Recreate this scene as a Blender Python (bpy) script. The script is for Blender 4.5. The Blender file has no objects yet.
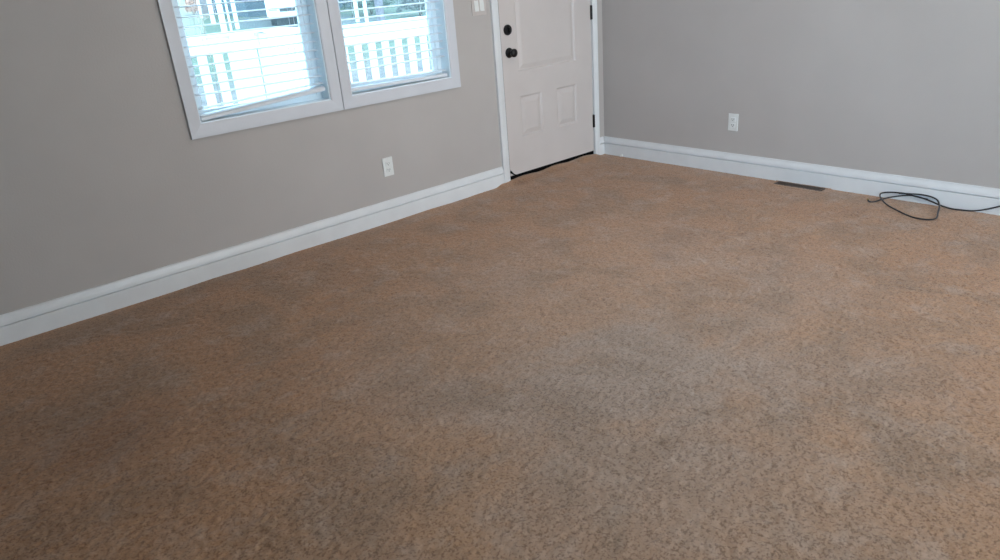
import bpy, bmesh, math, random
import numpy as np
from mathutils import Vector, Matrix
random.seed(7)
S = bpy.context.scene
C = S.collection

# ------------------------------------------------------------------ camera
def cam_axes(yaw, pitch, roll):
    cy, sy, cp, sp = math.cos(yaw), math.sin(yaw), math.cos(pitch), math.sin(pitch)
    fw = Vector((sy*cp, cy*cp, sp)); rt = Vector((cy, -sy, 0)); up = rt.cross(fw)
    c, s = math.cos(roll), math.sin(roll)
    return c*rt + s*up, -s*rt + c*up, fw
r_, u_, w_ = cam_axes(.6996, -.4026, -.0825)
cd = bpy.data.cameras.new('camera'); cam = bpy.data.objects.new('camera', cd); C.objects.link(cam)
M = Matrix((r_, u_, -w_)).transposed().to_4x4(); M.translation = Vector((-4.3509, -3.7253, 1.3664))
cam.matrix_world = M
cd.sensor_fit = 'HORIZONTAL'; cd.sensor_width = 36; cd.lens = 36*707.24/1000
cd.clip_start = .02; cd.clip_end = 300
S.camera = cam

# ------------------------------------------------------------------ world, lights, exposure
W = bpy.data.worlds.new('overcast_sky'); S.world = W; W.use_nodes = True
nt = W.node_tree; bg = nt.nodes['Background']
tc = nt.nodes.new('ShaderNodeTexCoord'); sep = nt.nodes.new('ShaderNodeSeparateXYZ')
rp = nt.nodes.new('ShaderNodeValToRGB')
nt.links.new(tc.outputs['Generated'], sep.inputs[0]); nt.links.new(sep.outputs['Z'], rp.inputs[0])
rp.color_ramp.elements[0].position = 0; rp.color_ramp.elements[0].color = (.60, .84, 1, 1)
rp.color_ramp.elements[1].position = 1; rp.color_ramp.elements[1].color = (.42, .70, 1, 1)
nt.links.new(rp.outputs[0], bg.inputs[0]); bg.inputs[1].default_value = 7.5

def area(name, loc, target, sx, sy, power, col, spread=180):
    l = bpy.data.lights.new(name, 'AREA'); l.shape = 'RECTANGLE'; l.size = sx; l.size_y = sy
    l.energy = power; l.color = col; l.spread = math.radians(spread)
    o = bpy.data.objects.new(name, l); C.objects.link(o); o.location = loc
    o.rotation_euler = (Vector(target)-Vector(loc)).to_track_quat('-Z', 'Y').to_euler()
    return o
area('window_daylight_back', (-1.3, -6.42, 1.55), (-1.0, 0, .9), 2.0, 1.2, 30, (1, .93, .87), 110)
area('window_daylight_far_left', (-6.12, -4.9, 1.5), (0, -1.1, .8), 1.8, 1.2, 30, (.52, .76, 1), 60)  # added cool fill beamed at the right wall; no window stands here
area('ceiling_lamp_light', (-1.7, -1.9, 2.40), (-1.7, -1.9, 0), .4, .4, 16.5, (1, .84, .73))  # added lamp out of view, brightens mid floor, door and walls
vs = S.view_settings
vs.view_transform = 'Standard'; vs.look = 'None'; vs.gamma = 1; vs.use_curve_mapping = False
vs.exposure = 0.0

# ------------------------------------------------------------------ materials
def mat(name, col, rough=.6, noise=0, scale=20, bump=0, bscale=200, metal=0, spec=.5, col2=None, detail=4):
    m = bpy.data.materials.new(name); m.use_nodes = True
    n, L = m.node_tree.nodes, m.node_tree.links
    b = n['Principled BSDF']; b.inputs['Base Color'].default_value = (*col, 1)
    b.inputs['Roughness'].default_value = rough; b.inputs['Metallic'].default_value = metal
    b.inputs['Specular IOR Level'].default_value = spec
    t = n.new('ShaderNodeTexCoord')
    if noise or col2:
        z = n.new('ShaderNodeTexNoise'); z.inputs['Scale'].default_value = scale; z.inputs['Detail'].default_value = detail
        L.new(t.outputs['Object'], z.inputs['Vector'])
        c = n.new('ShaderNodeValToRGB'); c.color_ramp.elements[0].position = .32; c.color_ramp.elements[1].position = .68
        a = [x*(1-noise) for x in col]; d = col2 or [min(1, x*(1+noise)) for x in col]
        c.color_ramp.elements[0].color = (*a, 1); c.color_ramp.elements[1].color = (*d, 1)
        L.new(z.outputs['Fac'], c.inputs[0]); L.new(c.outputs[0], b.inputs['Base Color'])
    if bump:
        z2 = n.new('ShaderNodeTexNoise'); z2.inputs['Scale'].default_value = bscale; z2.inputs['Detail'].default_value = 3
        L.new(t.outputs['Object'], z2.inputs['Vector'])
        bp = n.new('ShaderNodeBump'); bp.inputs['Strength'].default_value = bump; bp.inputs['Distance'].default_value = .002
        L.new(z2.outputs['Fac'], bp.inputs['Height']); L.new(bp.outputs[0], b.inputs['Normal'])
    return m
WALL = mat('greige_wall_paint', (.50, .468, .445), .55, .025, 3, .35, 120, spec=.3)
TRIM = mat('white_trim_paint', (.77, .79, .80), .35, .03, 8, .08, 60)
WTRIM = mat('window_casing_paint', (.66, .68, .72), .4, .02, 8)
DOOR = mat('white_door_paint', (.635, .585, .56), .38, .02, 5, .06, 40)
CEIL = mat('ceiling_paint', (.78, .77, .75), .9, .02, 6, .5, 60)
BLACK = mat('matte_black_metal', (.006, .006, .007), .35, .1, 40, spec=.4)
RUBBER = mat('black_weatherstrip', (.004, .0035, .0035), .95, .2, 60, spec=.05)
BRONZE = mat('dark_bronze_threshold', (.008, .006, .005), .8, .2, 30, spec=.1)
PLATE = mat('white_plastic_plate', (.80, .82, .80), .3, .01, 30)
SWP = mat('aged_beige_switch_plate', (.58, .53, .50), .35, .04, 30)
SLOT = mat('dark_slot', (.03, .03, .03), .6, .1, 60)
VINYL = mat('white_vinyl_frame', (.82, .92, .97), .35, .01, 20)  # white vinyl, blue daylight on the jambs put into its colour
SLAT = mat('white_blind_slat', (.80, .84, .88), .4, .02, 25)
CORDW = mat('white_ladder_cord', (.8, .8, .8), .8, .05, 90)
RAIL = mat('white_railing_paint', (.88, .88, .87), .5, .02, 15)
VENT = mat('brown_floor_register', (.105, .078, .06), .45, .15, 40, metal=.2)
VENTD = mat('dark_duct', (.01, .008, .007), .9, .1, 30)
CABLE = mat('black_coax_jacket', (.018, .018, .022), .35, .15, 90)
METALP = mat('brass_connector', (.45, .33, .15), .3, .1, 80, metal=1)
CHIP = mat('white_plaster_chip', (.85, .85, .84), .9, .05, 90)
DECK = mat('weathered_deck_board', (.30, .27, .25), .8, .25, 12)
HOUSE = mat('slate_blue_siding', (.05, .07, .085), .7, .1, 4)
HTRIM = mat('white_house_trim', (.8, .82, .85), .6, .02, 10)
ROOFM = mat('grey_shingle', (.10, .10, .11), .9, .3, 14)
GLASSD = mat('dark_window_pane', (.03, .045, .055), .1, .1, 3)
CARP = mat('white_car_paint', (.82, .86, .85), .2, .01, 5)
TYRE = mat('tyre_rubber', (.015, .015, .016), .8, .1, 20)
CHROME = mat('headlamp_glass', (.6, .65, .68), .15, .05, 20, metal=.6)
POST = mat('white_post_paint', (.78, .83, .86), .6, .04, 8)
PINK = mat('pinkish_grey_bark', (.18, .15, .165), .8, .2, 10)
LEAFG = mat('green_leaves', (.03, .05, .025), .6, .3, 9, col2=(.07, .095, .045))
LEAFS = mat('silvery_leaves', (.05, .055, .04), .6, .3, 9, col2=(.18, .165, .14))
LEAFO = mat('orange_leaves', (.40, .12, .05), .6, .2, 9, col2=(.55, .22, .1))
LEAFY = mat('yellow_leaves', (.35, .27, .09), .6, .2, 9, col2=(.5, .4, .18))
STEM = mat('brown_stem', (.12, .08, .05), .8, .2, 20)

# window pane: clear glass, washed bloom of the outside light mixed in as pale cyan
GL = bpy.data.materials.new('dusty_window_glass'); GL.use_nodes = True
n, L = GL.node_tree.nodes, GL.node_tree.links; n.clear()
out = n.new('ShaderNodeOutputMaterial'); tr = n.new('ShaderNodeBsdfTransparent'); tr.inputs[0].default_value = (.93, .985, .99, 1)
tl = n.new('ShaderNodeBsdfTranslucent'); tl.inputs[0].default_value = (.72, .92, 1, 1)
gs = n.new('ShaderNodeBsdfGlossy'); gs.inputs['Roughness'].default_value = .02
m1 = n.new('ShaderNodeMixShader'); m1.inputs[0].default_value = .030
m2 = n.new('ShaderNodeMixShader'); fr = n.new('ShaderNodeFresnel'); fr.inputs[0].default_value = 1.3
L.new(tr.outputs[0], m1.inputs[1]); L.new(tl.outputs[0], m1.inputs[2])
L.new(fr.outputs[0], m2.inputs[0]); L.new(m1.outputs[0], m2.inputs[1]); L.new(gs.outputs[0], m2.inputs[2])
L.new(m2.outputs[0], out.inputs[0])

# carpet: tan cut pile, greyer where it is walked on, blotchy, with a few dark spots
CAR = bpy.data.materials.new('tan_cut_pile_carpet'); CAR.use_nodes = True
n, L = CAR.node_tree.nodes, CAR.node_tree.links; b = n['Principled BSDF']
b.inputs['Roughness'].default_value = .95; b.inputs['Specular IOR Level'].default_value = .15
b.inputs['Sheen Weight'].default_value = .25; b.inputs['Sheen Roughness'].default_value = .5
tc = n.new('ShaderNodeTexCoord')
def noise(scale, det=4, rough=.55, warp=0):
    z = n.new('ShaderNodeTexNoise'); z.inputs['Scale'].default_value = scale; z.inputs['Detail'].default_value = det
    z.inputs['Roughness'].default_value = rough; z.inputs['Distortion'].default_value = warp
    L.new(tc.outputs['Object'], z.inputs['Vector']); return z.outputs['Fac']
def ramp(fac, a, c, ca=(0, 0, 0), cb=(1, 1, 1)):
    r = n.new('ShaderNodeValToRGB'); r.color_ramp.elements[0].position = a; r.color_ramp.elements[1].position = c
    r.color_ramp.elements[0].color = (*ca, 1); r.color_ramp.elements[1].color = (*cb, 1); L.new(fac, r.inputs[0]); return r.outputs[0]
def mixc(fac, A, B, mode='MIX'):
    m = n.new('ShaderNodeMix'); m.data_type = 'RGBA'; m.blend_type = mode
    for s, v in ((m.inputs[0], fac), (m.inputs[6], A), (m.inputs[7], B)):
        if isinstance(v, (int, float)): s.default_value = v
        elif isinstance(v, tuple): s.default_value = (*v, 1)
        else: L.new(v, s)
    return m.outputs[2]
def math_(op, a, c=0.):
    m = n.new('ShaderNodeMath'); m.operation = op
    for s, v in zip(m.inputs, (a, c)):
        if isinstance(v, (int, float)): s.default_value = v
        else: L.new(v, s)
    return m.outputs[0]
def blob(x, y, rx, ry, soft=1.0, rot=0):
    mp = n.new('ShaderNodeMapping'); mp.vector_type = 'TEXTURE'
    mp.inputs['Location'].default_value = (x, y, 0); mp.inputs['Scale'].default_value = (rx, ry, 1); mp.inputs['Rotation'].default_value = (0, 0, rot)
    L.new(tc.outputs['Object'], mp.inputs[0])
    vm = n.new('ShaderNodeVectorMath'); vm.operation = 'LENGTH'; L.new(mp.outputs[0], vm.inputs[0])
    mr = n.new('ShaderNodeMapRange'); mr.interpolation_type = 'SMOOTHSTEP'
    mr.inputs['From Min'].default_value = 1; mr.inputs['From Max'].default_value = 1-soft
    L.new(vm.outputs['Value'], mr.inputs['Value']); return mr.outputs[0]
tan = (.44, .25, .138); grey = (.385, .308, .252)
walk = blob(-2.35, -2.1, 1.9, 1.5, .9, .6)
col = mixc(math_('MULTIPLY', walk, .85), tan, grey)
col = mixc(math_('MULTIPLY', ramp(noise(1.5, 5, .6, .5), .44, .58), .60), col, (.45, .262, .145))
col = mixc(math_('MULTIPLY', ramp(noise(2.9, 5, .65, .6), .46, .62), .5), col, (.26, .18, .12))
col = mixc(math_('MULTIPLY', ramp(noise(6.0, 4, .65), .50, .66), .45), col, (.47, .355, .28))
col = mixc(math_('MULTIPLY', ramp(noise(170, 2, .7), .3, .7), .25), col, mixc(1, col, (.66, .62, .58), 'MULTIPLY'))
vo = n.new('ShaderNodeTexVoronoi'); vo.inputs['Scale'].default_value = 125; L.new(tc.outputs['Object'], vo.inputs['Vector'])
col = mixc(math_('MULTIPLY', ramp(vo.outputs['Distance'], .45, .9), .18), col, mixc(1, col, (.30, .27, .25), 'MULTIPLY'))
col = mixc(math_('MULTIPLY', ramp(noise(120, 2, .55), .36, .50, (1, 1, 1), (0, 0, 0)), .9), col, mixc(1, col, (.58, .54, .51), 'MULTIPLY'))
col = mixc(math_('MULTIPLY', ramp(noise(60, 2, .6), .35, .65), .25), col, mixc(1, col, (1.25, 1.22, 1.2), 'MULTIPLY'))
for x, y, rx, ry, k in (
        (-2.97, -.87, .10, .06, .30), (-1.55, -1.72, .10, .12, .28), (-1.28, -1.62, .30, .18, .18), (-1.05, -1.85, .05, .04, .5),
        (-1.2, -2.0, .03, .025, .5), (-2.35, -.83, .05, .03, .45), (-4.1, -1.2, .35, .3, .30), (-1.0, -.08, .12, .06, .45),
        (-.7, -.07, .35, .05, .3), (-3.0, -.12, 1.6, .14, .28), (-.35, -2.15, .22, .12, .2), (-4.3, -1.3, 1.2, 1.0, .12)):  # last wide blob paints in near-left floor shade, with some soiling
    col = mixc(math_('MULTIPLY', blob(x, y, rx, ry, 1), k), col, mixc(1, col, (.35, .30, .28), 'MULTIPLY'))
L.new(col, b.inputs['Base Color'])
bp = n.new('ShaderNodeBump'); bp.inputs['Strength'].default_value = .6; bp.inputs['Distance'].default_value = .004
L.new(noise(260, 2, .7), bp.inputs['Height']); L.new(bp.outputs[0], b.inputs['Normal'])

# lawn / litter outside
LAWN = bpy.data.materials.new('patchy_lawn'); LAWN.use_nodes = True
n, L = LAWN.node_tree.nodes, LAWN.node_tree.links; b = n['Principled BSDF']; b.inputs['Roughness'].default_value = .95
tc = n.new('ShaderNodeTexCoord'); tan_l = (.10, .20, .09)
sp = n.new('ShaderNodeSeparateXYZ'); L.new(tc.outputs['Object'], sp.inputs[0])
g = mixc(ramp(noise(1.2, 6, .7), .4, .62), (.045, .058, .028), (.075, .092, .042))
lit = mixc(ramp(noise(2.6, 6, .75), .4, .6), (.07, .05, .042), (.15, .105, .085))
gravel = mixc(ramp(noise(1.5, 6, .7), .4, .6), (.05, .05, .045), (.085, .08, .07))
mr = n.new('ShaderNodeMapRange'); mr.inputs['From Min'].default_value = 11; mr.inputs['From Max'].default_value = 14.5
L.new(math_('ADD', sp.outputs['Y'], math_('MULTIPLY', noise(.5, 3), 3.)), mr.inputs['Value'])
near = mixc(mr.outputs[0], lit, g)
mr2 = n.new('ShaderNodeMapRange'); mr2.inputs['From Min'].default_value = 20.5; mr2.inputs['From Max'].default_value = 21.5
L.new(math_('ADD', sp.outputs['Y'], math_('MULTIPLY', blob(8.6, 24.5, 2.6, 4.5, .3), 30.)), mr2.inputs['Value'])
L.new(mixc(math_('MULTIPLY', blob(8.9, 23.0, 3.0, 6.5, .25), .95), near, gravel), b.inputs['Base Color'])

# ------------------------------------------------------------------ mesh helpers
class MB:
    def __init__(s): s.bm = bmesh.new()
    def box(s, x0, x1, y0, y1, z0, z1, bev=0, mtx=None):
        vs_ = [s.bm.verts.new((x, y, z)) for x in (x0, x1) for y in (y0, y1) for z in (z0, z1)]
        f = []
        for a in ((0, 1, 3, 2), (4, 6, 7, 5), (0, 4, 5, 1), (2, 3, 7, 6), (0, 2, 6, 4), (1, 5, 7, 3)):
            f.append(s.bm.faces.new([vs_[i] for i in a]))
        if bev:
            ed = {e for q in f for e in q.edges}
            rr = bmesh.ops.bevel(s.bm, geom=list(ed), offset=bev, segments=2, affect='EDGES', profile=.6)
            vs_ = list({v for q in rr['faces'] for v in q.verts} | {v for v in vs_ if v.is_valid})
        if mtx is not None:
            bmesh.ops.transform(s.bm, matrix=mtx, verts=vs_)
        return s
    def lathe(s, prof, origin, axis, seg=28):
        """prof: (radius, distance along axis)"""
        ax = Vector(axis).normalized(); q = ax.to_track_quat('Z', 'Y').to_matrix(); o = Vector(origin)
        rings = []
        for r, h in prof:
            rings.append([s.bm.verts.new(o + q @ Vector((r*math.cos(2*math.pi*i/seg), r*math.sin(2*math.pi*i/seg), h))) for i in range(seg)])
        for a, c in zip(rings, rings[1:]):
            for i in range(seg): s.bm.faces.new((a[i], a[(i+1) % seg], c[(i+1) % seg], c[i]))
        s.bm.faces.new(rings[-1]); s.bm.faces.new(rings[0][::-1]); return s
    def extrude(s, prof, f0, f1):
        """prof list of (a, b); f0/f1 map (a, b) to end points"""
        A = [s.bm.verts.new(f0(*p)) for p in prof]; B = [s.bm.verts.new(f1(*p)) for p in prof]
        k = len(prof)
        for i in range(k): s.bm.faces.new((A[i], A[(i+1) % k], B[(i+1) % k], B[i]))
        s.bm.faces.new(A[::-1]); s.bm.faces.new(B); return s
    def quad(s, pts): s.bm.faces.new([s.bm.verts.new(p) for p in pts]); return s
    def build(s, name, m, parent=None, smooth=False, structure=False):
        bmesh.ops.recalc_face_normals(s.bm, faces=s.bm.faces[:])
        me = bpy.data.meshes.new(name); s.bm.to_mesh(me); s.bm.free()
        me.materials.append(m)
        if smooth:
            me.polygons.foreach_set('use_smooth', [True]*len(me.polygons))
            me.set_sharp_from_angle(angle=math.radians(38))
        o = bpy.data.objects.new(name, me); C.objects.link(o)
        if parent: o.parent = parent; o.matrix_parent_inverse = parent.matrix_basis.inverted()
        elif structure: o['kind'] = 'structure'
        return o
def tag(o, label=None, cat=None, group=None, kind=None):
    for k, v in (('label', label), ('category', cat), ('group', group), ('kind', kind)):
        if v: o[k] = v
    return o
def empty(name, loc, **k):
    o = bpy.data.objects.new(name, None); C.objects.link(o); o.location = loc; o.empty_display_size = .1
    return tag(o, **k)
def tube(name, pts, rad, m, parent=None, res=6):
    """smooth round cable through pts as a mesh"""
    P = [Vector(p) for p in pts]; Q = []
    for i in range(len(P)-1):
        a, b_, c, d = P[max(i-1, 0)], P[i], P[i+1], P[min(i+2, len(P)-1)]
        for k in range(res):
            t = k/res
            Q.append(.5*((2*b_)+(-a+c)*t+(2*a-5*b_+4*c-d)*t*t+(-a+3*b_-3*c+d)*t**3))
    Q.append(P[-1]); mb = MB(); seg = 8; prev = None; N = Vector((0, 0, 1))
    for i, q in enumerate(Q):
        T = (Q[min(i+1, len(Q)-1)]-Q[max(i-1, 0)]).normalized()
        N = (N - T*N.dot(T)); N = N.normalized() if N.length > 1e-4 else T.orthogonal().normalized()
        Bn = T.cross(N)
        ring = [mb.bm.verts.new(q+rad*(math.cos(2*math.pi*k/seg)*N+math.sin(2*math.pi*k/seg)*Bn)) for k in range(seg)]
        if prev:
            for k in range(seg): mb.bm.faces.new((prev[k], prev[(k+1) % seg], ring[(k+1) % seg], ring[k]))
        else: mb.bm.faces.new(ring)
        prev = ring
    mb.bm.faces.new(prev)
    return mb.build(name, m, parent, smooth=True)

# ------------------------------------------------------------------ room shell
X0, Y0, H = -6.2, -6.5, 2.5
DL, DR, DT = -1.040, -.124, 2.03          # door slab
W1 = (-3.107, -2.361); W2 = (-2.224, -1.488); WZ0, WZ1 = .803, 2.03
def wall_with_holes(name, xs, zs, holes, place, th):
    """cells of the xs/zs grid that are not holes, thickened"""
    mb = MB(); bm = mb.bm; cache = {}
    solid = {(i, j) for i in range(len(xs)-1) for j in range(len(zs)-1)
             if not any(a <= (xs[i]+xs[i+1])/2 <= b_ and c <= (zs[j]+zs[j+1])/2 <= d for a, b_, c, d in holes)}
    def v(i, j, k):
        if (i, j, k) not in cache: cache[(i, j, k)] = bm.verts.new(place(xs[i], zs[j], k*th))
        return cache[(i, j, k)]
    for i, j in solid:
        for k in (0, 1): bm.faces.new((v(i, j, k), v(i+1, j, k), v(i+1, j+1, k), v(i, j+1, k)))
        if (i-1, j) not in solid: bm.faces.new((v(i, j, 0), v(i, j+1, 0), v(i, j+1, 1), v(i, j, 1)))
        if (i+1, j) not in solid: bm.faces.new((v(i+1, j, 0), v(i+1, j+1, 0), v(i+1, j+1, 1), v(i+1, j, 1)))
        if (i, j-1) not in solid: bm.faces.new((v(i, j, 0), v(i+1, j, 0), v(i+1, j, 1), v(i, j, 1)))
        if (i, j+1) not in solid: bm.faces.new((v(i, j+1, 0), v(i+1, j+1, 0), v(i+1, j+1, 1), v(i, j+1, 1)))
    return mb.build(name, WALL, structure=True)
wall_with_holes('wall_left', [X0-.14, W1[0], W1[1], W2[0], W2[1], DL-.012, DR+.012, .14], [-.02, WZ0, WZ1, DT+.012, H],
                [(W1[0], W1[1], WZ0, WZ1), (W2[0], W2[1], WZ0, WZ1), (DL-.012, DR+.012, -.02, DT+.012)], lambda x, z, d: (x, d, z), .14)
MB().box(0, .14, Y0-.14, 0, -.02, H).build('wall_right', WALL, structure=True)
wall_with_holes('wall_back', [X0-.14, -3.0, -.5, .14], [-.02, .85, 2.1, H], [(-3.0, -.5, .85, 2.1)], lambda x, z, d: (x, Y0-d, z), .14)
MB().box(X0-.14, X0, Y0, 0, -.02, H).build('wall_far_left', WALL, structure=True)
MB().box(X0-.14, .14, Y0-.14, .14, H, H+.1).build('ceiling', CEIL, structure=True)

# carpeted floor: pile as fine relief where the photograph looks at it, plain beyond
def carpet():
    st = .0085; xs = np.arange(-4.9, 0+1e-6, st); xs[-1] = 0; ys = np.arange(-4.1, 0+1e-6, st); ys[-1] = 0
    nx, ny = len(xs), len(ys); rng = np.random.default_rng(3)
    h = rng.random((nx, ny))
    h = (h*3 + np.roll(h, 1, 0))/4
    lo = rng.random((nx//9+3, ny//9+3)); gx = np.arange(nx)/9; gy = np.arange(ny)/9
    ix, iy = gx.astype(int), gy.astype(int); fx = (gx-ix)[:, None]; fy = (gy-iy)[None, :]
    lo = (lo[ix][:, iy]*(1-fx)+lo[ix+1][:, iy]*fx)*(1-fy)+(lo[ix][:, iy+1]*(1-fx)+lo[ix+1][:, iy+1]*fx)*fy
    Xg, Yg = np.meshgrid(xs, ys, indexing='ij')
    edge = np.clip(np.minimum(-Yg, -Xg)/.25, .25, 1)
    z = -.0035 + edge*(.0075*(h-.5) + .002*(lo-.5))
    wav = .5+.5*np.sin(Xg*9+1.3*np.sin(Xg*4.1))
    z += .004*wav*np.exp(-(Yg/.05)**2)                         # edge of the carpet rides up the trim
    z += .030*np.exp(-(Yg/.07)**2)*(.5+.5*np.tanh((Xg+1.16)/.03))*(.5-.5*np.tanh((Xg+.09)/.02))*(.85+.15*np.sin(Xg*19))
    vz = (Xg > -.097) & (Xg < -.035) & (Yg > -1.823) & (Yg < -1.513)
    z[vz] = -.018                                               # cut-out round the floor register
    ring = (~vz) & (Xg > -.125) & (Yg > -1.85) & (Yg < -1.485); z[ring] += .004
    co = np.stack([Xg, Yg, z], -1).reshape(-1, 3)
    i = np.arange(nx-1)[:, None]*ny+np.arange(ny-1)[None, :]
    q = np.stack([i, i+ny, i+ny+1, i+1], -1).reshape(-1)
    # coarse remainder of the floor
    ex = [(X0, -4.9, Y0, 0), (-4.9, 0, Y0, -4.1)]
    extra = np.array([(x, y, -.004) for a, b_, c, d in ex for x, y in ((a, c), (b_, c), (b_, d), (a, d))]); base = len(co)
    co = np.concatenate([co, extra]); q = np.concatenate([q, np.arange(base, base+8)])
    me = bpy.data.meshes.new('floor'); nf = len(q)//4
    me.vertices.add(len(co)); me.vertices.foreach_set('co', co.ravel().astype(np.float32))
    me.loops.add(len(q)); me.loops.foreach_set('vertex_index', q.astype(np.int32))
    me.polygons.add(nf); me.polygons.foreach_set('loop_start', np.arange(nf, dtype=np.int32)*4)
    me.polygons.foreach_set('use_smooth', np.ones(nf, dtype=bool))
    me.update(calc_edges=True); me.validate(); me.materials.append(CAR)
    o = bpy.data.objects.new('floor', me); C.objects.link(o); o['kind'] = 'structure'
carpet()
# baseboards with a moulded cap
BP = [(0, -.01), (.0155, -.01), (.0155, .082), (.0150, .0845), (.0030, .0850), (.0030, .0900), (.0150, .0910), (.0140, .104), (.0118, .112), (.0085, .120), (.0062, .128), (.0058, .137), (0, .137)]
def base_y(name, x0, x1): return MB().extrude(BP, lambda a, z: (x0, -a, z), lambda a, z: (x1, -a, z)).build(name, TRIM, structure=True)
base_y('baseboard_left', X0, -1.1105)
base_y('trim_1', -.0735, -.0165)
MB().extrude(BP, lambda a, z: (-a, 0, z), lambda a, z: (-a, Y0, z)).build('baseboard_right', TRIM, structure=True)
MB().extrude(BP, lambda a, z: (X0, Y0+a, z), lambda a, z: (-.016, Y0+a, z)).build('baseboard_back', TRIM, structure=True)
MB().extrude(BP, lambda a, z: (X0+a, Y0+.016, z), lambda a, z: (X0+a, -.016, z)).build('baseboard_far_left', TRIM, structure=True)

# ------------------------------------------------------------------ door
door = empty('door_1', (-.574, 0, 0), kind='structure')
CP = [(0, 0), (.017, 0), (.017, .018), (.0135, .024), (.0135, .034), (.010, .044), (.0075, .054), (0, .058)]   # casing profile (proud, width)
CPO = [(0, 0), (.008, 0), (.011, .014), (.0135, .022), (.0135, .034), (.017, .040), (.017, .058), (0, .058)]
xa = DL-.006
MB().extrude(CPO, lambda a, w: (xa-w*1.1+.001, -a, -.008), lambda a, w: (xa-w*1.1+.001, -a, DT+.006+w)).build('casing_leg', TRIM, door)
xb = DR+.006
MB().extrude(CPO, lambda a, w: (xb+w*.76, -a, -.008), lambda a, w: (xb+w*.76, -a, DT+.006+w)).build('casing_leg', TRIM, door)
MB().extrude(CPO, lambda a, w: (xa-w*1.1, -a, DT+.006+w), lambda a, w: (xb+w*.76, -a, DT+.006+w)).build('casing_head', TRIM, door)
j = MB(); j.box(DL-.012, DL-.004, .004, .14, -.01, DT+.01); j.box(DR+.004, DR+.012, .004, .14, -.01, DT+.01); j.box(DL-.012, DR+.012, .004, .14, DT+.004, DT+.012)
j.build('door_jamb', TRIM, door)
wsb = MB(); wsb.box(DL-.0045, DL-.0005, .012, .05, .0, DT); wsb.box(DR+.0005, DR+.0045, .02, .05, .0, DT); wsb.box(DL, DL+.005, .001, .0038, .046, DT); wsb.box(DL, DR, .02, .05, DT, DT+.004)  # thin strip on the slab edge stands in for the casing's shadow line
wsb.build('weatherstrip', RUBBER, door)
# slab with moulded panels
sb = MB(); xs = [DL, -.89, -.672, -.522, -.303, DR]; zs = [.046, .30, .592, .755, 1.86, DT]; yf = .004
pan = [(1, 2, 1, 2), (3, 4, 1, 2), (1, 4, 3, 4)]
def inpan(i, k): return any(a <= i < b_ and c <= k < d for a, b_, c, d in pan)
for i in range(5):
    for k in range(5):
        if not inpan(i, k): sb.quad([(xs[i], yf, zs[k]), (xs[i+1], yf, zs[k]), (xs[i+1], yf, zs[k+1]), (xs[i], yf, zs[k+1])])
for a, b_, c, d in pan:
    x0, x1, z0, z1 = xs[a], xs[b_], zs[c], zs[d]; pr = None
    for ins, dep in ((0, 0), (.006, .003), (.012, .010), (.020, .010), (.046, .0025), (.052, .0015)):
        cur = [(x0+ins, yf+dep, z0+ins), (x1-ins, yf+dep, z0+ins), (x1-ins, yf+dep, z1-ins), (x0+ins, yf+dep, z1-ins)]
        if pr:
            for e in range(4): sb.quad([pr[e], pr[(e+1) % 4], cur[(e+1) % 4], cur[e]])
        pr = cur
    sb.quad(pr)
sb.box(DL, DR, .0145, .048, .046, DT)
for q in ([(DL, .004, .046), (DR, .004, .046), (DR, .0145, .046), (DL, .0145, .046)], [(DL, .004, .046), (DL, .0145, .046), (DL, .0145, DT), (DL, .004, DT)], [(DR, .004, .046), (DR, .0145, .046), (DR, .0145, DT), (DR, .004, DT)]): sb.quad(q)
slab = sb.build('door_slab', DOOR, door)
MB().box(DL+.002, DR-.002, .006, .046, .016, .0455).build('door_sweep', RUBBER, door)
MB().box(DL-.004, DR+.004, -.004, .14, -.012, .018, .003).build('threshold', BRONZE, door)
# torn corner of weatherstrip at the latch side
cp = MB(); cp.extrude([(0, 0), (.030, -.020), (.055, -.023), (.030, -.010), (.004, .018)], lambda a, z: (DL+.006+a, .0035, .070+z), lambda a, z: (DL+.006+a, -.004, .070+z))
cp.build('torn_weatherstrip', RUBBER, door)
kx, kz = -.966, .893
kn = MB().lathe([(.033, 0), (.034, .004), (.031, .008), (.016, .011), (.011, .016), (.011, .030), (.017, .034), (.025, .040), (.028, .048), (.0275, .056), (.022, .063), (.010, .066)], (kx, yf, kz), (0, -1, 0)).build('door_knob', BLACK, door, smooth=True)
db = MB().lathe([(.034, 0), (.035, .006), (.032, .012), (.012, .0135)], (kx-.002, yf, 1.041), (0, -1, 0)).build('deadbolt', BLACK, door, smooth=True)
MB().box(kx-.0065, kx+.0025, yf-.030, yf-.012, 1.024, 1.058, .002).build('thumb_turn', BLACK, db)
for z in (.23, 1.03, 1.80):
    hb = MB().lathe([(.005, 0), (.0068, .002), (.0068, .096), (.005, .098)], (DR+.001, -.005, z+.001), (0, 0, 1), 14)
    hb.box(DR-.006, DR+.008, -.003, .004, z, z+.1)
    hb.build('hinge', BLACK, door, smooth=True)

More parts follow.
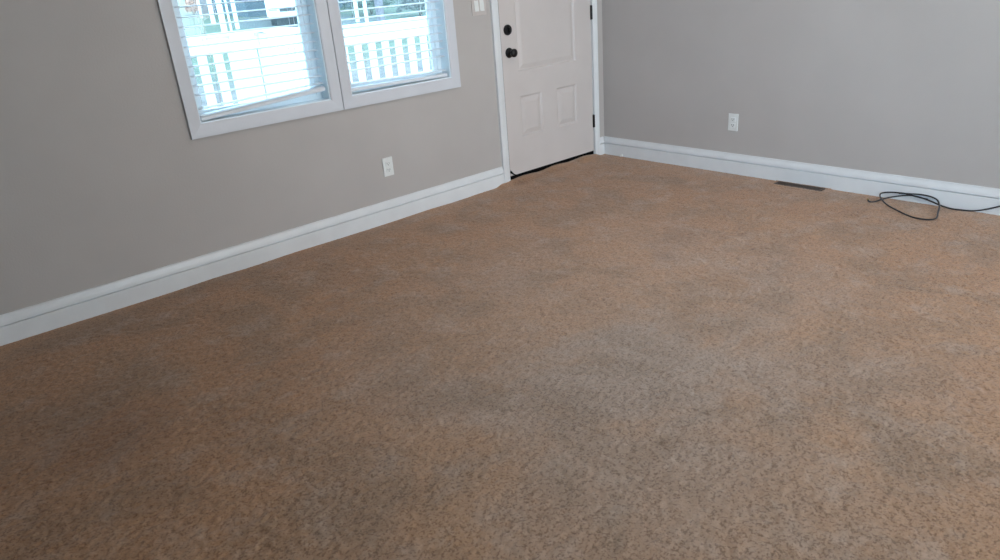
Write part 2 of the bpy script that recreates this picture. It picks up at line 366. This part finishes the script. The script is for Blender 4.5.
# ------------------------------------------------------------------ windows
def casing(parent, x0, x1, xo0, xo1, zo0, zo1, z0, z1, d=.017):
    def piece(nm, a, b_, outer_a, outer_b, ax):
        pass
    # mitred picture-frame casing: ring of four pieces with a stepped profile
    prof = [(0, .010), (.12, .013), (.30, .0145), (.78, .017), (1, .017)]    # fraction inner->outer, proud
    I = [(x0, z0), (x1, z0), (x1, z1), (x0, z1)]; O = [(xo0, zo0), (xo1, zo0), (xo1, zo1), (xo0, zo1)]
    for k in range(4):
        mb = MB(); ia, ib, oa, ob = I[k], I[(k+1) % 4], O[k], O[(k+1) % 4]
        A = [Vector((ia[0]+(oa[0]-ia[0])*f, -p, ia[1]+(oa[1]-ia[1])*f)) for f, p in prof]
        B = [Vector((ib[0]+(ob[0]-ib[0])*f, -p, ib[1]+(ob[1]-ib[1])*f)) for f, p in prof]
        A += [Vector((oa[0], 0, oa[1])), Vector((ia[0], 0, ia[1]))]; B += [Vector((ob[0], 0, ob[1])), Vector((ib[0], 0, ib[1]))]
        m = len(A); a_ = [mb.bm.verts.new(v) for v in A]; b2 = [mb.bm.verts.new(v) for v in B]
        for i in range(m): mb.bm.faces.new((a_[i], a_[(i+1) % m], b2[(i+1) % m], b2[i]))
        mb.bm.faces.new(a_[::-1]); mb.bm.faces.new(b2)
        mb.build(('casing_sill', 'casing_leg', 'casing_head', 'casing_leg')[k], WTRIM, parent)
for idx, ((x0, x1), (o0, o1)) in enumerate((((W1), (-3.169, -2.2955)), ((W2), (-2.2905, -1.424)))):
    w = empty('window_%d' % (idx+1), ((x0+x1)/2, 0, WZ0), kind='structure')
    casing(w, x0, x1, o0, o1, .737, 2.10, WZ0, WZ1)
    jb = MB(); t = .006
    jb.box(x0, x0+t, -.004, .085, WZ0, WZ1); jb.box(x1-t, x1, -.004, .085, WZ0, WZ1)
    jb.box(x0+t, x1-t, -.004, .085, WZ0, WZ0+t); jb.box(x0+t, x1-t, -.004, .085, WZ1-t, WZ1)
    jb.build('jamb_liner', VINYL, w)
    fr_ = MB(); f = .036; y0, y1 = .078, .135
    for a in ((x0, x0+f, WZ0, WZ1), (x1-f, x1, WZ0, WZ1), (x0+f, x1-f, WZ0, WZ0+.03), (x0+f, x1-f, WZ1-f, WZ1)): fr_.box(a[0], a[1], y0, y1, a[2], a[3])
    fr_.build('window_frame', VINYL, w)
    zm = 1.44
    for nm, za, zb, ya in (('lower_sash', WZ0+.022, zm, .086), ('upper_sash', zm-.03, WZ1-f, .110)):
        s_ = MB(); g = .032; xa_, xb_ = x0+f-.006, x1-f+.006
        for a in ((xa_, xa_+g, za, zb), (xb_-g, xb_, za, zb), (xa_+g, xb_-g, za, za+.03), (xa_+g, xb_-g, zb-g, zb)): s_.box(a[0], a[1], ya, ya+.022, a[2], a[3], .002)
        so = s_.build(nm, VINYL, w)
        MB().box(xa_+g-.004, xb_-g+.004, ya+.009, ya+.013, za+.026, zb-g+.004).build('pane', GL, so)

# ------------------------------------------------------------------ blinds
def blind(x0, x1, rail_l, rail_r, z_first_l, z_first_r, label):
    """rail_l/r: height of bottom rail underside left/right; slats hang from the headrail at a 46 mm pitch"""
    t = empty('window_blind', ((x0+x1)/2, .04, WZ1-.05), label=label, cat='blind', group='window blinds')
    ya, yb = .012, .062; cx = (x0+x1)/2; zt = WZ1-.075
    MB().box(x0+.004, x1-.004, .008, .066, WZ1-.056, WZ1-.008, .003).build('headrail', SLAT, t)
    xl, xr = x0+.012, x1-.012
    me0 = None; z = zt; n_ = 0
    def slat_mesh(zl, zr):
        mb = MB(); A = []; k = 6
        pts = []
        for i in range(k+1):
            u = i/k; y = ya+(yb-ya)*u; pts.append((y, .0035*math.sin(math.pi*u)+(u-.5)*.004))
        prof = pts + [(y, h-.0015) for y, h in reversed(pts)]
        return mb.extrude(prof, lambda a, h: (xl, a, zl+h), lambda a, h: (xr, a, zr+h))
    while z > max(z_first_l, z_first_r)+.03:
        if me0 is None:
            o = slat_mesh(0, 0).build('slat', SLAT, t, smooth=True); me0 = o.data; o.location.z += 0
            o.location = Vector((0, 0, z)) - t.location; o.matrix_parent_inverse = Matrix(); o.location = Vector((0, 0, z)) - Vector(t.location)
        else:
            o = bpy.data.objects.new('slat', me0); C.objects.link(o); o.parent = t
            o.location = Vector((0, 0, z)) - Vector(t.location)
        z -= .0462; n_ += 1
    slat_mesh(z_first_l, z_first_r).build('slat', SLAT, t, smooth=True)
    if rail_r-rail_l > .02:   # slats gathered askew over the tilted rail
        slat_mesh(rail_l+.026, rail_r+.024).build('slat', SLAT, t, smooth=True)
    rail = MB(); pr = [(ya-.002, .004), (ya+.002, 0), (yb-.002, 0), (yb+.002, .004), (yb+.002, .016), (yb-.002, .020), (ya+.002, .020), (ya-.002, .016)]
    rail.extrude(pr, lambda a, h: (xl-.002, a, rail_l+h), lambda a, h: (xr+.002, a, rail_r+h)).build('bottom_rail', SLAT, t)
    for fx in (.16, .84):
        x = xl+(xr-xl)*fx; zb = rail_l+(rail_r-rail_l)*fx+.015
        cm = MB(); cm.box(x-.0008, x+.0008, ya-.0030, ya-.0018, zb, WZ1-.05); cm.box(x-.0008, x+.0008, yb+.0018, yb+.0030, zb, WZ1-.05)
        cm.build('ladder_cord', CORDW, t)
blind(W1[0]+.006, W1[1]-.006, .812, .856, .872, .900, 'white slatted blind in the left window, its bottom rail hanging crooked')
blind(W2[0]+.006, W2[1]-.006, .824, .812, .866, .853, 'white slatted blind in the window nearest the door, hanging level')

# ------------------------------------------------------------------ outlets, switch, register, cable
def outlet(name, label, loc, rotz):
    t = empty(name, loc, label=label, cat='outlet'); t.rotation_euler.z = rotz   # local: faces -y
    bpy.context.view_layer.update()
    def ad(mb, nm, m, par):
        o = mb.build(nm, m); o.parent = par; return o
    ad(MB().box(-.036, .036, -.006, 0, -.058, .058, .0025), 'wall_plate', PLATE, t)
    for s in (-1, 1):
        r = ad(MB().box(-.017, .017, -.009, -.005, s*.0195-.0145, s*.0195+.0145, .003), 'receptacle', PLATE, t)
        sl = MB(); z = s*.0195+.002
        sl.box(-.0085, -.0060, -.0095, -.008, z-.004, z+.005); sl.box(.0060, .0085, -.0095, -.008, z-.004, z+.005)
        sl.lathe([(.0026, 0), (.0026, .0012)], (0, -.0083, z-.009), (0, -1, 0), 10)
        ad(sl, 'slots', SLOT, r)
    ad(MB().lathe([(.003, 0), (.0025, .001)], (0, -.0055, 0), (0, -1, 0), 10), 'screw', PLATE, t)
    return t
outlet('wall_outlet', 'white duplex outlet on the window wall, below and right of the windows', (-2.047, -.0002, .345), 0)
outlet('wall_outlet', 'white duplex outlet on the right grey wall above the long baseboard', (-.0002, -1.142, .349), -math.pi/2)
sw = empty('light_switch', (-1.207, -.0002, 1.212), label='white double rocker light switch plate left of the door', cat='switch')
def ads(mb, nm, m):
    o = mb.build(nm, m); o.parent = sw; return o
ads(MB().box(-.059, .059, -.006, 0, -.058, .058, .0025), 'wall_plate', SWP)
for x in (-.023, .023):
    ads(MB().extrude([(-.006, -.033), (-.012, -.033), (-.0075, .033), (-.006, .033)], lambda a, z: (x-.0165, a, z), lambda a, z: (x+.0165, a, z)), 'rocker', PLATE)
# floor register
t = empty('floor_register', (-.066, -1.675, 0), label='brown metal floor register set in the carpet against the right baseboard', cat='vent')
ym = -1.668; fm = MB()
for a in ((-.102, -.094, ym-.153, ym+.153), (-.038, -.030, ym-.153, ym+.153), (-.094, -.038, ym-.153, ym-.143), (-.094, -.038, ym+.143, ym+.153)): fm.box(a[0], a[1], a[2], a[3], -.004, .003, .001)
fm.box(-.0672, -.0648, ym-.143, ym+.143, -.003, .0026)
fm.build('frame', VENT, t)
MB().box(-.094, -.038, ym-.143, ym+.143, -.017, -.014).build('damper', VENTD, t)
lo = MB().box(-.094, -.038, -.0012, .0012, -.008, .0022).build('louvre', VENT); me = lo.data; lo.parent = t
for k in range(28):
    o = lo if k == 0 else bpy.data.objects.new('louvre', me)
    if k: C.objects.link(o); o.parent = t
    o.location = (.066, (k-13.5)*.0102, 0)
# plaster crumb
cr = MB(); bmesh.ops.create_icosphere(cr.bm, subdivisions=2, radius=.014)
for v in cr.bm.verts: v.co *= random.uniform(.75, 1.15); v.co.z *= .7
o = cr.build('plaster_crumb', CHIP); o.location = (-.036, -.205, .011)
tag(o, 'small white plaster crumb on the carpet by the right baseboard near the corner', 'crumb')
# cable: end, run, coil standing against the baseboard
r = .0042
run = [(-.137, -2.124, .010), (-.150, -2.133, .006), (-.160, -2.146, r), (-.146, -2.165, r), (-.101, -2.180, .006), (-.055, -2.205, .012), (-.028, -2.255, .024), (-.0225, -2.300, .034),
       (-.0225, -2.342, .035), (-.024, -2.407, .024), (-.034, -2.471, .009), (-.050, -2.528, r), (-.048, -2.577, r), (-.034, -2.640, .006), (-.024, -2.690, .020), (-.021, -2.754, .050), (-.021, -2.815, .085), (-.021, -2.95, .14)]
loop = [(-.021, -2.95, .148), (-.0215, -2.80, .10), (-.022, -2.70, .030), (-.030, -2.66, .008)]
cb = empty('black_cable', (-.1, -2.3, 0), label='thin black cable looped on the carpet against the right baseboard', cat='cable')
coil = [(-.030, -2.250, .040), (-.0225, -2.300, .043), (-.0225, -2.362, .049), (-.0225, -2.414, .046), (-.026, -2.452, .034), (-.040, -2.470, .016), (-.085, -2.486, .008), (-.150, -2.503, r), (-.222, -2.524, r), (-.270, -2.529, r),
        (-.300, -2.510, r), (-.311, -2.470, r), (-.300, -2.420, r), (-.249, -2.344, r), (-.169, -2.249, r), (-.112, -2.195, .010), (-.060, -2.160, .016), (-.030, -2.155, .024), (-.0225, -2.190, .034), (-.0225, -2.235, .040), (-.0235, -2.285, .0415),
        (-.0305, -2.342, .036), (-.031, -2.407, .030)]
tube('cable_run', run, r, CABLE, cb); tube('cable_loop', coil, r, CABLE, cb)
d = (Vector(run[0])-Vector(run[1])).normalized()
MB().lathe([(.0055, 0), (.0055, .012), (.0045, .013), (.0045, .018)], Vector(run[0])-d*.012, d, 12).build('connector', METALP, cb, smooth=True)

# unseen ceiling fixture, added to go with the ceiling fill
cl = empty('ceiling_light', (-1.7, -1.9, H), kind='structure')
MB().lathe([(.16, 0), (.17, -.01), (.17, -.03), (.15, -.035)], (-1.7, -1.9, H), (0, 0, 1)).build('base', HTRIM, cl, smooth=True)

# ------------------------------------------------------------------ porch and railings
dk = empty('porch_deck', (-2, 2, -.1)); dk['kind'] = 'structure'
bd = MB().box(-4.6, -.86, -.068, .068, -.028, 0, .003).build('deck_board', DECK); bm_ = bd.data; bd.parent = dk
k = 0; y = .22
while y < 4.05:
    if k == 0: o = bd
    else: o = bpy.data.objects.new('deck_board', bm_); C.objects.link(o); o.parent = dk
    o.location = (2, y-2, 0); k += 1; y += .142
be = MB().box(-.85, 2.4, -.068, .068, -.028, 0, .003).build('deck_board', DECK); be.parent = dk; be.location = (2, .22-2, 0); bm2 = be.data
y = .362
while y < 2.55:
    o = bpy.data.objects.new('deck_board', bm2); C.objects.link(o); o.parent = dk; o.location = (2, y-2, 0); y += .142
js = MB(); js.box(-4.6, -.87, 3.95, 3.99, -.35, -.13); js.box(-.9, 2.4, 2.48, 2.52, -.35, -.13); js.box(-4.6, -4.56, .2, 3.9, -.35, -.13)
for px_ in (-4.5, -2.7, -.95): js.box(px_-.05, px_+.05, 3.85, 3.95, -.6, -.13)
for px_ in (.4, 2.3): js.box(px_-.05, px_+.05, 2.38, 2.48, -.6, -.13)
js.build('deck_joists', DECK, dk)
ZT = 1.065
def railing(A, B, n, label, posts, bw):
    A, B = Vector((*A, 0)), Vector((*B, 0)); Lg = (B-A).length; ang = math.atan2(B.y-A.y, B.x-A.x)
    t = empty('porch_railing', (A.x, A.y, -.1), label=label, cat='railing', group='white porch railings'); t.rotation_euler.z = ang
    def ad(mb, nm, m=RAIL):
        o = mb.build(nm, m); o.parent = t; return o
    z = ZT+.1
    ad(MB().box(0, Lg, -.07, .07, z-.032, z, .004), 'top_cap'); ad(MB().box(0, Lg, -.02, .02, z-.185, z-.045, .004), 'upper_rail')
    ad(MB().box(0, Lg, -.045, .045, z-.046, z-.032), 'cap_moulding')
    ad(MB().box(0, Lg, -.02, .02, .09, .17, .004), 'lower_rail')
    b0 = ad(MB().box(-bw/2, bw/2, -.019, .019, .17, z-.185, .003), 'baluster')
    for i, p in enumerate(n):
        o = b0 if i == 0 else bpy.data.objects.new('baluster', b0.data)
        if i: C.objects.link(o); o.parent = t
        o.location.x = p
    for p, w in posts:
        ad(MB().box(p-w/2, p+w/2, -w/2+.02, w/2-.02, 0, z-.032, .005), 'newel_post')
railing((-4.5, 3.97), (-.85, 3.97), [3.06-.17*k for k in range(17)], 'white railing section beyond the left window, farthest from the house', [(3.325, .24), (3.585, .13)], .085)
railing((-.895, 3.88), (-.955, 2.63), [.06+.135*k for k in range(9)], 'white railing section running back towards the house from the outer corner', [], .062)
railing((-1.02, 2.52), (2.30, 2.52), [.076+.1555*k for k in range(20)], 'white railing section seen through the window nearest the door', [(-0.02, .10), (3.26, .12)], .062)

# ------------------------------------------------------------------ yard
gm = MB(); ys = [.14, 3, 4, 6, 9, 13, 18, 24, 30, 40, 60, 90]; xs = [-40, -20, -10, -4, 0, 5, 10, 15, 22, 34, 60]
def gz(y): return -.5 if y < 4 else -.5+.05*(y-4)
V = [[gm.bm.verts.new((x, y, gz(y))) for y in ys] for x in xs]
for i in range(len(xs)-1):
    for k in range(len(ys)-1): gm.bm.faces.new((V[i][k], V[i+1][k], V[i+1][k+1], V[i][k+1]))
tag(gm.build('yard_ground', LAWN), kind='structure')
def post(x, y, w, h, label, m=POST):
    z = gz(y); t = empty('yard_post', (x, y, z), label=label, cat='post')
    MB().box(x-w/2, x+w/2, y-w/2, y+w/2, z-.1, z+h, .01).build('shaft', m, t)
    MB().box(x-w*.62, x+w*.62, y-w*.62, y+w*.62, z+h, z+h+.06, .01).build('cap', m, t)
for a in ((7.72, 29.05, .09, 1.9, 'thin white yard post, leftmost through the left window'),
          (6.76, 25.34, .13, 2.2, 'white yard post second from the left through the left window'),
          (5.51, 21.27, .15, 2.4, 'broad white yard post in the middle of the left window view'),
          (5.82, 21.45, .06, 2.0, 'slim white yard post just right of the broad one'),
          (6.37, 22.2, .11, 2.4, 'white yard post beside the dark blue house wall'),
          (9.84, 19.85, .11, 2.2, 'left of the two white yard posts through the window nearest the door'),
          (10.05, 19.58, .10, 2.2, 'right of the two white yard posts through the window nearest the door')): post(*a)
post(10.50, 19.36, .22, 2.4, 'pinkish grey post standing right of the two white yard posts', PINK)
# neighbour house
hx0, hx1, hy0, hy1, hz = 8.9, 15.2, 27, 33, gz(27)-.3
hs = empty('neighbour_house', ((hx0+hx1)/2, hy0, hz), label='slate blue sided house across the yard with white trimmed windows', cat='house')
MB().box(hx0, hx1, hy0, hy1, hz, hz+3.2).build('wall', HOUSE, hs)
sd = MB().box(hx0-.01, hx1+.01, -.018, 0, 0, .17).build('siding_board', HOUSE); sd.parent = hs; sd.matrix_parent_inverse = Matrix()
for k in range(16):
    o = sd if k == 0 else bpy.data.objects.new('siding_board', sd.data)
    if k: C.objects.link(o); o.parent = hs
    o.location = (-(hx0+hx1)/2, 0, .12+k*.19); o.rotation_euler.x = .05
for x in (9.9, 12.0, 14.2):
    wf = MB(); z = hz+.55
    for a in ((x-.06, x, z, z+1.3), (x+.9, x+.96, z, z+1.3), (x, x+.9, z, z+.06), (x, x+.9, z+1.24, z+1.3), (x+.42, x+.48, z+.06, z+1.24), (x, x+.9, z+.6, z+.66)): wf.box(a[0], a[1], hy0-.08, hy0-.01, a[2], a[3])
    f_ = wf.build('window', HTRIM, hs); MB().box(x, x+.9, hy0-.05, hy0-.04, z+.03, z+1.27).build('pane', GLASSD, f_)
MB().extrude([(hy0-.4, 0), ((hy0+hy1)/2, 1.6), (hy1+.4, 0), (hy1+.4, .12), ((hy0+hy1)/2, 1.74), (hy0-.4, .12)], lambda a, z: (hx0-.3, a, hz+3.15+z), lambda a, z: (hx1+.3, a, hz+3.15+z)).build('roof', ROOFM, hs)
# parked car, nose towards the porch
cx0, cx1, cy, cz = 7.75, 9.5, 21.4, gz(21.4)-.01
car = empty('parked_car', (cx0, cy, cz), label='white car parked nose-in on the gravel before the blue house', cat='car')
bp_ = [(.02, .30), (0, .45), (.05, .68), (.25, .80), (1.15, .92), (1.35, .95), (2.9, .98), (4.2, .98), (4.35, .85), (4.38, .45), (4.3, .28)]
bd_ = MB().extrude(bp_, lambda a, z: (cx0, cy+a, cz+z+a*.05), lambda a, z: (cx1, cy+a, cz+z+a*.05))
bmesh.ops.bevel(bd_.bm, geom=bd_.bm.edges[:], offset=.05, segments=3, affect='EDGES')
bd_.build('body', CARP, car, smooth=True)
gp = [(1.25, .93), (2.0, 1.40), (3.3, 1.42), (4.0, 1.0)]
ch = MB().extrude(gp, lambda a, z: (cx0+.12+(z-.93)*.35, cy+a, cz+z+a*.05), lambda a, z: (cx1-.12-(z-.93)*.35, cy+a, cz+z+a*.05)); ch.build('glasshouse', GLASSD, car)
MB().box(cx0+.27, cx1-.27, cy+2.0, cy+3.35, cz+1.49, cz+1.60, .02).build('roof', CARP, car)
for x in (cx0+.09, cx1-.29):
    for yy in (.85, 3.4):
        z = gz(cy+yy)+.31
        MB().lathe([(.30, 0), (.32, .02), (.32, .19), (.30, .20)], (x, cy+yy, z), (1, 0, 0), 24).build('wheel', TYRE, car, smooth=True)
MB().box(cx0+.45, cx1-.45, cy-.02, cy+.04, cz+.5, cz+.62, .01).build('grille', SLOT, car)
for x in (cx0+.08, cx1-.38): MB().box(x, x+.30, cy-.01, cy+.08, cz+.55, cz+.68, .02).build('headlamp', CHROME, car)
car.location = (7.20, 21.45, cz); car.rotation_euler.z = -math.radians(25)
# shrubs
def shrub(x, y, rx, h, m, n_, ls, label):
    z = gz(y); t = empty('yard_shrub', (x, y, z), label=label, cat='shrub')
    mb = MB()
    for i in range(n_):
        th = random.uniform(0, 2*math.pi); u = random.uniform(0, 1)**.4; ph = math.acos(random.uniform(-.3, 1))
        c = Vector((x+rx*u*math.sin(ph)*math.cos(th), y+rx*u*math.sin(ph)*math.sin(th), z+h*.35+h*.65*u*math.cos(ph)))
        q = Vector((random.gauss(0, 1), random.gauss(0, 1), random.gauss(0, 1))).normalized(); s_ = q.orthogonal().normalized(); l = ls*random.uniform(.6, 1.3)
        mb.quad([c-q*l, c+s_*l*.45, c+q*l, c-s_*l*.45])
    mb.build('foliage', m, t)
    st = MB()
    for k in range(5):
        a = k*1.3; st.lathe([(.02, 0), (.008, h*.7)], (x, y, z-.02), (math.cos(a)*.4, math.sin(a)*.4, 1), 6)
    st.build('stems', STEM, t)
shrub(12.3, 19.4, .9, 1.2, LEAFS, 1300, .08, 'silvery speckled shrub, right side of the view through the window nearest the door')
shrub(14.6, 20.2, 1.0, 1.4, LEAFS, 1200, .09, 'silvery shrub farthest right across the yard')
shrub(12.0, 22.3, 1.1, 1.2, LEAFG, 1100, .09, 'green shrub behind the silvery speckled shrub')
shrub(8.35, 31.6, .34, .75, LEAFO, 500, .09, 'small orange-leaved shrub far out on the lawn at the left')
shrub(8.2, 36.0, .8, 1.2, LEAFY, 700, .11, 'yellowish shrub behind the small orange one')
shrub(5.6, 32.0, 1.2, 1.0, LEAFG, 900, .12, 'dark green shrub at the far left edge of the window view')
